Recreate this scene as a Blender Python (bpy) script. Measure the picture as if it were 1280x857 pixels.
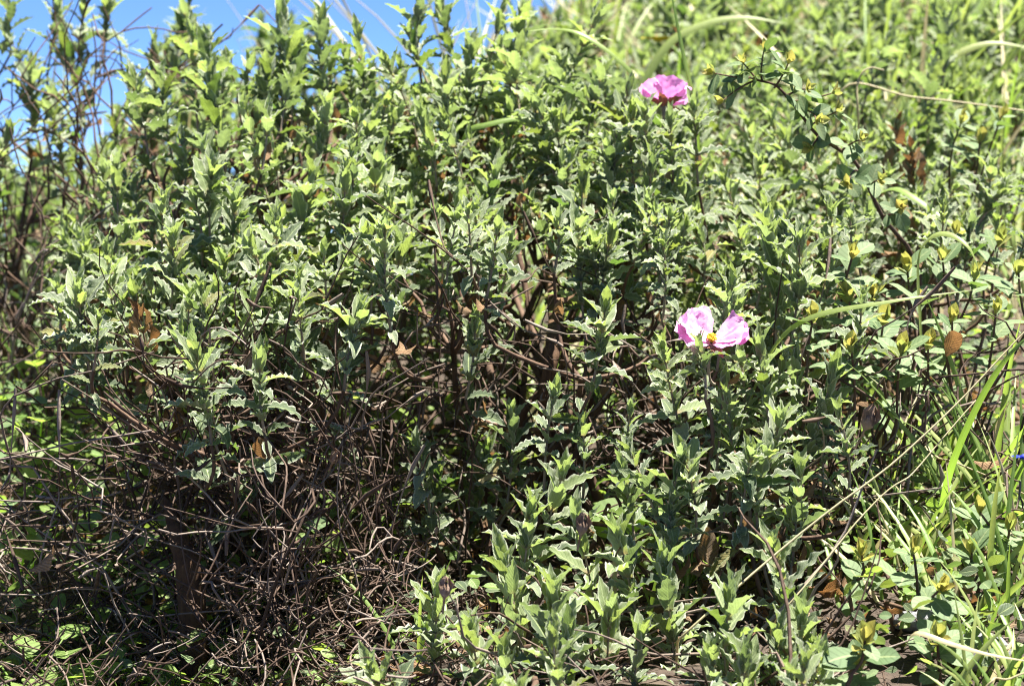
import bpy, math, time
import numpy as np
from mathutils import Matrix, Vector
from mathutils.bvhtree import BVHTree
T0 = time.time()
for o in list(bpy.data.objects): bpy.data.objects.remove(o)
scene = bpy.context.scene
COL = scene.collection
rng = np.random.default_rng(7)

# ------------------------------------------------------------------ camera
CAM = np.array([0.0, 0.0, 1.5])
PITCH = math.radians(-3.0)
LENS, SENSOR = 50.0, 23.6
cd = bpy.data.cameras.new('camera'); cam = bpy.data.objects.new('camera', cd); COL.objects.link(cam)
cam.location = CAM; cam.rotation_euler = (math.pi/2 + PITCH, 0, 0)
cd.lens = LENS; cd.sensor_width = SENSOR; cd.clip_start = 0.05; cd.clip_end = 3000
cd.dof.use_dof = True; cd.dof.focus_distance = 1.40; cd.dof.aperture_fstop = 8.0; cd.dof.aperture_blades = 7
scene.camera = cam
FWD = np.array([0, math.cos(PITCH), math.sin(PITCH)]); UPV = np.array([0, -math.sin(PITCH), math.cos(PITCH)])
def at(px, py, d):
    """photo pixel -> world point at distance d along the view axis"""
    k = SENSOR/LENS/1280.0
    return CAM + d*(FWD + np.array([1.0, 0, 0])*(px-640)*k - UPV*(py-428.5)*k)
def project(P):
    v = np.asarray(P) - CAM; k = SENSOR/LENS/1280.0
    d = v @ FWD
    return 640 + v[..., 0]/d/k, 428.5 - (v @ UPV)/d/k, d

# ------------------------------------------------------------------ sky, sun, exposure
SUN = np.array([0.24, 0.02, 0.93]); SUN = SUN/np.linalg.norm(SUN)     # towards the sun
w = bpy.data.worlds.new('World'); scene.world = w; w.use_nodes = True
nt = w.node_tree; bg = nt.nodes['Background']
sky = nt.nodes.new('ShaderNodeTexSky'); sky.sky_type = 'NISHITA'; sky.sun_disc = False
sky.sun_elevation = math.asin(SUN[2]); sky.sun_rotation = math.atan2(SUN[0], SUN[1])
sky.altitude = 3200; sky.air_density = 0.5; sky.dust_density = 0.0; sky.ozone_density = 10.0
nt.links.new(sky.outputs[0], bg.inputs[0]); bg.inputs[1].default_value = 0.06
sl = bpy.data.lights.new('sun', 'SUN'); sl.energy = 5.0; sl.angle = math.radians(0.53); sl.color = (1.0, 0.95, 0.87)
so = bpy.data.objects.new('sun', sl); COL.objects.link(so)
so.location = (2, 3, 6); so.rotation_euler = Vector(-SUN).to_track_quat('-Z', 'Y').to_euler()
vs = scene.view_settings
scene.display_settings.display_device = 'sRGB'
vs.view_transform = 'Standard'; vs.look = 'None'; vs.gamma = 1.0; vs.use_curve_mapping = False
vs.exposure = 2.15
scene.cycles.use_denoising = True; scene.cycles.filter_width = 1.1
scene.cycles.max_bounces = 8; scene.cycles.diffuse_bounces = 3; scene.cycles.transmission_bounces = 5
scene.cycles.sample_clamp_indirect = 6.0

# ------------------------------------------------------------------ materials
def mat(name):
    m = bpy.data.materials.new(name); m.use_nodes = True
    m.node_tree.nodes.clear(); return m, m.node_tree
def N(t, typ, **kw):
    n = t.nodes.new(typ)
    for k, v in kw.items(): setattr(n, k, v)
    return n
def rnd_value(t):
    oi = N(t, 'ShaderNodeObjectInfo'); ge = N(t, 'ShaderNodeNewGeometry')
    a = N(t, 'ShaderNodeMath', operation='ADD'); f = N(t, 'ShaderNodeMath', operation='FRACT')
    t.links.new(oi.outputs['Random'], a.inputs[0]); t.links.new(ge.outputs['Random Per Island'], a.inputs[1])
    t.links.new(a.outputs[0], f.inputs[0]); return f.outputs[0]
def ramp(t, src, stops):
    r = N(t, 'ShaderNodeValToRGB'); e = r.color_ramp.elements
    while len(e) > 1: e.remove(e[-1])
    e[0].position, e[0].color = stops[0][0], (*stops[0][1], 1)
    for p, c in stops[1:]:
        q = e.new(p); q.color = (*c, 1)
    t.links.new(src, r.inputs[0]); return r.outputs[0]
def mixc(t, fac, a, b, mode='MIX'):
    m = N(t, 'ShaderNodeMix', data_type='RGBA', blend_type=mode)
    for s, v in ((m.inputs[0], fac), (m.inputs[6], a), (m.inputs[7], b)):
        if isinstance(v, (int, float)): s.default_value = v
        elif isinstance(v, tuple): s.default_value = (*v, 1)
        else: t.links.new(v, s)
    return m.outputs[2]
def math_(t, op, a, b=None, c=None):
    m = N(t, 'ShaderNodeMath', operation=op)
    for i, v in enumerate((a, b, c)):
        if v is None: continue
        if isinstance(v, (int, float)): m.inputs[i].default_value = v
        else: t.links.new(v, m.inputs[i])
    return m.outputs[0]
def mrange(t, v, a, b, c=0.0, d=1.0):
    m = N(t, 'ShaderNodeMapRange', clamp=True)
    t.links.new(v, m.inputs[0])
    for i, x in enumerate((a, b, c, d)): m.inputs[i+1].default_value = x
    return m.outputs[0]

def leaf_material(name, cols, trans, tfac=0.4, rough=0.6, spec=0.25, base=None, rib=(0.3, 0.36, 0.16), felt=0.35,
                  veins=11.0, bump=0.5, spots=None):
    m, t = mat(name)
    out = N(t, 'ShaderNodeOutputMaterial'); uv = N(t, 'ShaderNodeUVMap'); uv.uv_map = 'UVMap'
    sp = N(t, 'ShaderNodeSeparateXYZ'); t.links.new(uv.outputs[0], sp.inputs[0])
    u = math_(t, 'ABSOLUTE', math_(t, 'MULTIPLY_ADD', sp.outputs[0], 2.0, -1.0)); v = sp.outputs[1]
    r = rnd_value(t)
    c = ramp(t, r, cols)
    nz = N(t, 'ShaderNodeTexNoise'); nz.inputs['Scale'].default_value = 260; nz.inputs['Detail'].default_value = 3
    tc = N(t, 'ShaderNodeTexCoord'); t.links.new(tc.outputs['Object'], nz.inputs['Vector'])
    c = mixc(t, mrange(t, nz.outputs[0], 0.35, 0.7, 0.0, 0.45), c, mixc(t, 1.0, c, (0.62, 0.66, 0.55), 'MULTIPLY'))
    # side veins run forward from the midrib
    ph = math_(t, 'MULTIPLY', math_(t, 'SUBTRACT', v, math_(t, 'MULTIPLY', u, 0.22)), veins*6.283)
    vn = mrange(t, math_(t, 'SINE', ph), 0.35, 1.0)
    ribm = mrange(t, u, 0.13, 0.04)
    c = mixc(t, math_(t, 'MULTIPLY', vn, 0.5), c, mixc(t, 1.0, c, (0.5, 0.54, 0.45), 'MULTIPLY'))
    c = mixc(t, math_(t, 'MULTIPLY', ribm, 0.8), c, rib)
    if felt: c = mixc(t, mrange(t, u, 0.72, 1.0, 0.0, felt), c, (0.72, 0.74, 0.58))
    tr = ramp(t, r, trans)
    if base:
        bm = mrange(t, math_(t, 'MULTIPLY_ADD', u, 0.12, v), 0.24, 0.02, 0.0, 0.85)
        c = mixc(t, bm, c, base); tr = mixc(t, bm, tr, base)
    if spots:
        n2 = N(t, 'ShaderNodeTexNoise'); n2.inputs['Scale'].default_value = 90
        t.links.new(tc.outputs['Object'], n2.inputs['Vector'])
        sm = mrange(t, n2.outputs[0], 0.58, 0.68, 0.0, 0.8)
        c = mixc(t, sm, c, spots); tr = mixc(t, sm, tr, spots)
    b = N(t, 'ShaderNodeBump'); b.inputs['Strength'].default_value = bump; b.inputs['Distance'].default_value = 0.0012
    h = math_(t, 'SUBTRACT', math_(t, 'MULTIPLY', nz.outputs[0], 0.8), math_(t, 'ADD', math_(t, 'MULTIPLY', vn, 0.5), math_(t, 'MULTIPLY', ribm, 0.7)))
    t.links.new(h, b.inputs['Height'])
    p = N(t, 'ShaderNodeBsdfPrincipled'); p.inputs['Roughness'].default_value = rough; p.inputs['Specular IOR Level'].default_value = spec
    t.links.new(c, p.inputs['Base Color']); t.links.new(b.outputs[0], p.inputs['Normal'])
    if felt:
        p.inputs['Sheen Weight'].default_value = 0.25; p.inputs['Sheen Roughness'].default_value = 0.5
    tl = N(t, 'ShaderNodeBsdfTranslucent'); t.links.new(tr, tl.inputs[0]); t.links.new(b.outputs[0], tl.inputs['Normal'])
    mx = N(t, 'ShaderNodeMixShader'); mx.inputs[0].default_value = tfac
    t.links.new(p.outputs[0], mx.inputs[1]); t.links.new(tl.outputs[0], mx.inputs[2]); t.links.new(mx.outputs[0], out.inputs[0])
    return m

def plain_material(name, c1, c2, scale=40, rough=0.8, spec=0.2, bump=0.6, dist=0.002, c3=None, stretch=(1, 1, 1), vary=0.25, pale=None):
    m, t = mat(name)
    out = N(t, 'ShaderNodeOutputMaterial'); tc = N(t, 'ShaderNodeTexCoord'); mp = N(t, 'ShaderNodeMapping')
    mp.inputs['Scale'].default_value = stretch
    t.links.new(tc.outputs['Object'], mp.inputs[0])
    nz = N(t, 'ShaderNodeTexNoise'); nz.inputs['Scale'].default_value = scale; nz.inputs['Detail'].default_value = 6; nz.inputs['Roughness'].default_value = 0.65
    t.links.new(mp.outputs[0], nz.inputs['Vector'])
    stops = [(0.34, c1), (0.64, c2)] + ([(0.8, c3)] if c3 else [])
    c = ramp(t, nz.outputs[0], stops)
    if vary:
        rv = rnd_value(t); c = mixc(t, math_(t, 'MULTIPLY', rv, vary*2), c, mixc(t, 1.0, c, (0.45, 0.43, 0.42), 'MULTIPLY'))
        if pale: c = mixc(t, mrange(t, rv, 0.35, 0.0, 0.0, 0.75), c, pale)
    b = N(t, 'ShaderNodeBump'); b.inputs['Strength'].default_value = bump; b.inputs['Distance'].default_value = dist
    t.links.new(nz.outputs[0], b.inputs['Height'])
    p = N(t, 'ShaderNodeBsdfPrincipled'); p.inputs['Roughness'].default_value = rough; p.inputs['Specular IOR Level'].default_value = spec
    t.links.new(c, p.inputs['Base Color']); t.links.new(b.outputs[0], p.inputs['Normal']); t.links.new(p.outputs[0], out.inputs[0])
    return m

M = {}
M['young'] = leaf_material('rockrose_young_leaf', [(0, (0.19, 0.25, 0.095)), (0.5, (0.25, 0.31, 0.15)), (1, (0.33, 0.38, 0.22))],
    [(0, (0.40, 0.52, 0.10)), (1, (0.37, 0.50, 0.15))], tfac=0.40, base=(0.40, 0.25, 0.14), felt=0.75, rib=(0.36, 0.44, 0.2))
M['mature'] = leaf_material('rockrose_leaf', [(0, (0.085, 0.125, 0.055)), (0.5, (0.145, 0.19, 0.10)), (0.8, (0.20, 0.245, 0.145)), (1, (0.27, 0.31, 0.20))],
    [(0, (0.20, 0.30, 0.07)), (1, (0.27, 0.37, 0.11))], tfac=0.32, base=(0.28, 0.24, 0.14), felt=0.7)
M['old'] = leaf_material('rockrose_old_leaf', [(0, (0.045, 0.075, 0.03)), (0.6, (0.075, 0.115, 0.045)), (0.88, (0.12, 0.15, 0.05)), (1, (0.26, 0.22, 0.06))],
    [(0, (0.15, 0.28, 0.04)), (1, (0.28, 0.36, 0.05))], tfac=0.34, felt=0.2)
M['dry'] = leaf_material('dry_leaf', [(0, (0.17, 0.10, 0.055)), (0.5, (0.26, 0.16, 0.09)), (1, (0.36, 0.26, 0.17))],
    [(0, (0.35, 0.16, 0.05)), (1, (0.45, 0.26, 0.10))], tfac=0.25, felt=0, rib=(0.3, 0.2, 0.1), bump=0.8, rough=0.8)
M['oak'] = leaf_material('evergreen_leaf', [(0, (0.10, 0.16, 0.07)), (0.5, (0.15, 0.21, 0.10)), (1, (0.19, 0.25, 0.13))],
    [(0, (0.22, 0.36, 0.06)), (1, (0.30, 0.42, 0.10))], tfac=0.25, rough=0.6, spec=0.25, felt=0, veins=6, bump=0.2, rib=(0.25, 0.3, 0.14))
M['oak_young'] = leaf_material('evergreen_young_leaf', [(0, (0.24, 0.29, 0.11)), (0.5, (0.34, 0.35, 0.12)), (1, (0.42, 0.34, 0.10))],
    [(0, (0.42, 0.50, 0.10)), (1, (0.54, 0.46, 0.10))], tfac=0.42, rough=0.5, spec=0.35, felt=0, veins=6, bump=0.25, rib=(0.55, 0.5, 0.15))
M['weed'] = leaf_material('weed_leaf', [(0, (0.13, 0.22, 0.05)), (1, (0.22, 0.30, 0.09))],
    [(0, (0.34, 0.55, 0.06)), (1, (0.45, 0.60, 0.10))], tfac=0.42, felt=0, veins=5, rough=0.5, spec=0.3, bump=0.2)
M['grass'] = leaf_material('grass_blade', [(0, (0.14, 0.24, 0.05)), (0.6, (0.22, 0.32, 0.08)), (1, (0.32, 0.36, 0.12))],
    [(0, (0.35, 0.58, 0.06)), (1, (0.50, 0.60, 0.12))], tfac=0.38, felt=0, veins=0.0, rough=0.45, spec=0.4, bump=0.1)
M['straw'] = leaf_material('straw_blade', [(0, (0.42, 0.36, 0.20)), (1, (0.58, 0.52, 0.32))],
    [(0, (0.5, 0.42, 0.2)), (1, (0.6, 0.5, 0.25))], tfac=0.25, felt=0, veins=0.0, rough=0.5, spec=0.3, bump=0.1, rib=(0.5, 0.45, 0.3))
M['petal'] = leaf_material('petal', [(0, (0.78, 0.38, 0.70)), (1, (0.82, 0.50, 0.75))], [(0, (0.80, 0.28, 0.66)), (1, (0.84, 0.38, 0.71))],
    tfac=0.42, felt=0.0, veins=0.0, rough=0.6, spec=0.2, base=(0.85, 0.5, 0.35), rib=(0.75, 0.28, 0.62), bump=0.35)
M['sepal'] = leaf_material('sepal', [(0, (0.20, 0.09, 0.06)), (1, (0.26, 0.12, 0.07))], [(0, (0.35, 0.10, 0.05)), (1, (0.40, 0.16, 0.06))],
    tfac=0.25, felt=0.2, rib=(0.3, 0.2, 0.1))
M['stem'] = plain_material('green_stem', (0.22, 0.17, 0.12), (0.34, 0.28, 0.21), 220, stretch=(1, 1, 0.4), c3=(0.42, 0.38, 0.32))
M['wood'] = plain_material('woody_stem', (0.085, 0.05, 0.035), (0.17, 0.11, 0.075), 160, stretch=(1, 1, 0.3), c3=(0.26, 0.20, 0.15))
M['deadwood'] = plain_material('dead_twig', (0.065, 0.042, 0.030), (0.155, 0.104, 0.075), 190, c3=(0.36, 0.29, 0.24), stretch=(1, 1, 0.5), vary=0.45, pale=(0.31, 0.26, 0.22))
M['trunk'] = plain_material('trunk_bark', (0.07, 0.04, 0.025), (0.17, 0.10, 0.055), 120, c3=(0.30, 0.19, 0.10), stretch=(1.6, 1.6, 0.25), bump=1.0)
M['soil'] = plain_material('soil', (0.035, 0.026, 0.02), (0.085, 0.063, 0.047), 26, c3=(0.16, 0.125, 0.095), bump=1.0, dist=0.02, vary=0)
M['stone'] = plain_material('stone', (0.13, 0.13, 0.135), (0.22, 0.22, 0.23), 30, c3=(0.3, 0.3, 0.29), bump=0.9, dist=0.01, vary=0)
M['pollen'] = plain_material('stamen', (0.75, 0.50, 0.03), (0.85, 0.62, 0.05), 300, rough=0.6)
M['yellow'] = plain_material('yellow_petal', (0.78, 0.60, 0.03), (0.85, 0.70, 0.05), 200, rough=0.6)
M['blue'] = plain_material('blue_petal', (0.02, 0.03, 0.45), (0.04, 0.06, 0.6), 200, rough=0.5)
M['capsule'] = plain_material('dry_capsule', (0.20, 0.13, 0.09), (0.36, 0.26, 0.19), 260, c3=(0.5, 0.4, 0.31))

# ------------------------------------------------------------------ mesh helpers
def nrm(v): v = np.asarray(v, float); return v/(np.linalg.norm(v)+1e-12)
def make_mesh(name, V, Q, mats, UV=None, MI=None, smooth=True):
    V = np.asarray(V, np.float32); Q = np.asarray(Q, np.int32)
    me = bpy.data.meshes.new(name); me.vertices.add(len(V)); me.vertices.foreach_set('co', V.ravel())
    k = Q.shape[1]; me.loops.add(Q.size); me.loops.foreach_set('vertex_index', Q.ravel())
    me.polygons.add(len(Q)); me.polygons.foreach_set('loop_start', np.arange(0, Q.size, k, dtype=np.int32))
    for m in mats: me.materials.append(m)
    if MI is not None: me.polygons.foreach_set('material_index', np.asarray(MI, np.int32))
    if UV is not None:
        l = me.uv_layers.new(name='UVMap'); l.data.foreach_set('uv', np.asarray(UV, np.float32)[Q.ravel()].ravel())
    me.polygons.foreach_set('use_smooth', np.full(len(Q), smooth))
    me.update(calc_edges=True); return me
def link(name, me, parent=None, basis=None):
    o = bpy.data.objects.new(name, me); COL.objects.link(o)
    if parent is not None: o.parent = parent
    if basis is not None: o.matrix_basis = Matrix(np.asarray(basis).tolist())
    return o
def tag(o, label=None, cat=None, group=None, kind=None):
    for k, v in (('label', label), ('category', cat), ('group', group), ('kind', kind)):
        if v: o[k] = v
    return o
def thing(name, loc, label, cat, group=None):
    e = bpy.data.objects.new(name, None); e.empty_display_size = 0.02; COL.objects.link(e); e.location = loc
    return tag(e, label, cat, group)

def bez(P0, P1, P2, n):
    t = np.linspace(0, 1, n)[:, None]
    return (1-t)**2*P0 + 2*t*(1-t)*P1 + t*t*P2
def spline(pts, n):
    """smooth curve through points (Catmull-Rom)"""
    p = np.asarray(pts, float); p = np.vstack([2*p[0]-p[1], p, 2*p[-1]-p[-2]])
    out = []; m = len(p)-3
    for s in np.linspace(0, m-1e-6, n):
        i = int(s); t = s-i; a, b, c, d = p[i:i+4]
        out.append(0.5*((2*b)+(c-a)*t+(2*a-5*b+4*c-d)*t*t+(3*b-a-3*c+d)*t**3))
    return np.array(out)
def wobble(path, amp, r=rng):
    n = len(path); k = max(3, n//3)
    w_ = r.normal(0, 1, (k, 3)); xi = np.linspace(0, k-1, n)
    d = np.stack([np.interp(xi, np.arange(k), w_[:, i]) for i in range(3)], 1)
    f = np.sin(np.linspace(0, math.pi, n))[:, None]
    return path + d*amp*f
def tube(path, rad, k=5):
    """open tube along a path; returns verts, quads"""
    path = np.asarray(path); n = len(path); rad = np.broadcast_to(rad, (n,))
    tg = np.gradient(path, axis=0); tg /= np.linalg.norm(tg, axis=1)[:, None]+1e-12
    a = np.cross(tg[0], [0.31, 0.83, 0.46]); a = nrm(a); V = np.empty((n, k, 3))
    ang = np.arange(k)*2*math.pi/k
    for i in range(n):
        a = a - tg[i]*(a@tg[i]); a = nrm(a); b = np.cross(tg[i], a)
        V[i] = path[i] + rad[i]*(np.cos(ang)[:, None]*a + np.sin(ang)[:, None]*b)
    i, j = np.meshgrid(np.arange(n-1), np.arange(k), indexing='ij'); j2 = (j+1) % k
    Q = np.stack([i*k+j, i*k+j2, (i+1)*k+j2, (i+1)*k+j], -1).reshape(-1, 4)
    return V.reshape(-1, 3), Q
class MB:
    def __init__(s): s.V, s.Q, s.UV, s.MI, s.n = [], [], [], [], 0
    def add(s, V, Q, mi=0, UV=None):
        s.V.append(V); s.Q.append(np.asarray(Q)+s.n); s.n += len(V)
        s.MI.append(np.full(len(Q), mi)); s.UV.append(UV if UV is not None else np.zeros((len(V), 2)))
    def mesh(s, name, mats, smooth=True):
        return make_mesh(name, np.vstack(s.V), np.vstack(s.Q), mats, np.vstack(s.UV), np.concatenate(s.MI), smooth)

# ------------------------------------------------------------------ ground
def sst(a, b, x): t = np.clip((x-a)/(b-a), 0, 1); return t*t*(3-2*t)
def G(x, y):
    """height of the bank"""
    x = np.asarray(x, float); y = np.asarray(y, float)
    base = 1.228*sst(0.25, 1.20, y)
    y1 = np.maximum(y-1.25, 0)
    right = 0.22*y1 + 0.10*np.maximum(y-1.9, 0)
    left = 0.05*y1 - 0.22*np.maximum(y-2.3, 0)
    mid = 0.05*np.minimum(y1, 0.5) + 0.32*np.maximum(y-1.8, 0)
    a = sst(0.05, 0.35, x); lr = mid*(1-a) + right*a
    b = sst(-0.45, 0.05, x - 0.10*np.maximum(y-2, 0)+0.05)
    h = left*(1-b) + lr*b
    h = np.where(h > 0, 2.6*np.tanh(h/2.6), -40*np.tanh(-h/40))
    h = h - 0.07*sst(-0.02, -0.14, x)*sst(1.0, 1.2, y)*sst(1.75, 1.5, y)
    return base + h + 0.008*np.sin(17*x+3*y)*np.cos(13*y) + 0.004*np.sin(47*x)*np.cos(41*y+x*9)
def axis(lo, hi, a, b, n, m):
    s = np.linspace(0, 1, m)[1:]**2.6
    return np.concatenate([(a-(a-lo)*s)[::-1], np.linspace(a, b, n), b+(hi-b)*s])
gx = axis(-900, 900, -1.2, 1.4, 150, 40); gy = axis(-40, 1500, 0.2, 3.2, 170, 40)
X, Y = np.meshgrid(gx, gy); Z = G(X, Y)
Vg = np.stack([X, Y, Z], -1).reshape(-1, 3); nx = len(gx)
i, j = np.meshgrid(np.arange(len(gy)-1), np.arange(nx-1), indexing='ij')
Qg = np.stack([i*nx+j, i*nx+j+1, (i+1)*nx+j+1, (i+1)*nx+j], -1).reshape(-1, 4)
tag(link('ground', make_mesh('ground', Vg, Qg, [M['soil']])), 'dark soil bank with dry litter under the shrubs', kind='structure')
def gp(px, d, sink=0.0, x=None):
    """point on the ground below photo column px at depth about d"""
    xx = (px-640)*SENSOR/LENS/1280.0*d if x is None else x
    return np.array([xx, d, float(G(xx, d))-sink])

# ------------------------------------------------------------------ leaf shapes
COLS = 5
def leaf_quads(n_verts):
    return np.array([[r*COLS+c, r*COLS+c+1, (r+1)*COLS+c+1, (r+1)*COLS+c] for r in range(n_verts//COLS-1) for c in range(COLS-1)])
_LQ = {}
def LQ(V):
    n = len(V)
    if n not in _LQ: _LQ[n] = leaf_quads(n)
    return _LQ[n]
def leaf_shape(seed, aspect=0.42, wav=0.10, nw=4.0, fold=0.25, recurve=0.35, widest=0.45, tip=1.0, notch=0.0, twist=0.15, cup=0.0, ROWS=8, basew=0.14):
    """unit-length leaf from the origin along +Y, upper face +Z"""
    r = np.random.default_rng(seed)
    t = np.linspace(0, 1, ROWS); u = np.array([-1, -0.55, 0, 0.55, 1])
    p = math.log(0.5)/math.log(widest)
    wd = np.sin(math.pi*t**p)**tip; wd = 0.5*aspect*np.maximum(wd, np.where(t < 0.35, basew*(1-0.5*t), 0.03))
    wd[-1] = 0.006
    ph = r.uniform(0, 6.28, 2); nw_ = nw*r.uniform(0.85, 1.2)
    V = np.zeros((ROWS, COLS, 3)); UV = np.zeros((ROWS, COLS, 2))
    rc = recurve*r.uniform(0.6, 1.4); tw = twist*r.normal()
    for i, ti in enumerate(t):
        for j, uj in enumerate(u):
            s = 0 if uj < 0 else 1
            edge = abs(uj)**2
            wv = wav*math.sin(2*math.pi*nw_*ti + ph[s])*edge*math.sin(math.pi*min(1, ti*1.02))**0.5
            x = uj*wd[i]*(1 + 0.12*wv)
            z = wv*0.62*aspect + fold*abs(uj)*wd[i]*2*(0.6) + cup*(uj*wd[i])**2
            V[i, j] = (x + tw*0.12*math.sin(ti*3), ti, z)
            UV[i, j] = ((uj+1)/2, ti)
    # bend along the length
    a = -rc*1.5*t**1.5
    yc = np.concatenate([[0], np.cumsum(np.cos(a[1:])*np.diff(t))]); zc = np.concatenate([[0], np.cumsum(np.sin(a[1:])*np.diff(t))])
    for i in range(ROWS):
        z = V[i, :, 2].copy()
        V[i, :, 1] = yc[i] - z*math.sin(a[i]); V[i, :, 2] = zc[i] + z*math.cos(a[i])
        c, s_ = math.cos(tw*t[i]), math.sin(tw*t[i])
        x = V[i, :, 0].copy(); dz = V[i, :, 2]-zc[i]
        V[i, :, 0] = x*c - dz*s_; V[i, :, 2] = zc[i] + x*s_ + dz*c
    return V.reshape(-1, 3), UV.reshape(-1, 2)
SHAPES = {
    'rock': [leaf_shape(k, aspect=a, wav=0.24, nw=4.0+0.5*(k % 4), fold=0.30+0.10*(k % 3), recurve=0.20+0.13*(k % 5), tip=0.85, ROWS=16, basew=0.5) for k, a in enumerate([.34, .38, .31, .39, .36, .30, .37, .33, .32, .35])],
    'tip': [leaf_shape(40+k, aspect=a, wav=0.22, nw=4.2, fold=0.5, recurve=0.10+0.1*(k % 3), widest=0.4, ROWS=12, basew=0.6) for k, a in enumerate([.31, .34, .29, .32, .36])],
    'oak': [leaf_shape(60+k, aspect=a, wav=0.025, nw=2, fold=0.18, recurve=0.15, widest=0.58, tip=0.8, cup=-0.3) for k, a in enumerate([.62, .56, .66, .60])],
    'oak_tip': [leaf_shape(70+k, aspect=a, wav=0.03, nw=2, fold=0.5, recurve=-0.1, widest=0.52) for k, a in enumerate([.58, .64, .52])],
    'weed': [leaf_shape(80+k, aspect=a, wav=0.03, nw=2, fold=0.12, recurve=0.2, widest=0.5, tip=0.7) for k, a in enumerate([.80, .72, .9])],
    'dry': [leaf_shape(90+k, aspect=a, wav=0.22, nw=2.2, fold=-0.5, recurve=-0.5-0.2*(k % 3), twist=0.8) for k, a in enumerate([.42, .38, .5, .45])],
}
_leafmesh = {}
def leaf_mesh(fam, k, mk):
    key = (fam, k, mk)
    if key not in _leafmesh:
        V, UV = SHAPES[fam][k]; _leafmesh[key] = make_mesh('leaf', V, LQ(V), [M[mk]], UV)
    return _leafmesh[key]
def frame(P, d, n, s, sx=1.0):
    """4x4: leaf base at P, blade along d, upper face n, length s"""
    d = nrm(d); n = np.asarray(n)-d*(np.asarray(n)@d); n = nrm(n); x = np.cross(d, n)
    m = np.eye(4); m[:3, 0] = x*s*sx; m[:3, 1] = d*s; m[:3, 2] = n*s; m[:3, 3] = P
    return m

PLANTS = []      # every leafy plant; leaves are handed out as objects after all are known
class Plant:
    def __init__(s, name, base, label, cat, group=None, cap=300):
        s.base = np.asarray(base, float); s.e = thing(name, s.base, label, cat, group); s.cap = cap
        s.leaves = []          # (matrix, family, shape, material, parent part, part name)
        PLANTS.append(s)
    def part(s, name, V, Q, mats, MI=None, parent=None, UV=None, label=None):
        me = make_mesh(name, np.asarray(V)-s.base, Q, mats, UV, MI)
        o = link(name, me, parent or s.e)
        if label: o['label'] = label
        return o
    def mbpart(s, name, mb, mats, parent=None):
        me = make_mesh(name, np.vstack(mb.V)-s.base, np.vstack(mb.Q), mats, np.vstack(mb.UV), np.concatenate(mb.MI))
        return link(name, me, parent or s.e)
    def leaf(s, P, d, n, size, fam, mk, parent, sx=1.0, name='leaf'):
        s.leaves.append((frame(P, d, n, size, sx), fam, int(rng.integers(len(SHAPES[fam]))), mk, parent, name))

def perp(a):
    v = np.cross(a, [0.2, 0.95, 0.24]); v = nrm(v); return v, np.cross(a, v)

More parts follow.
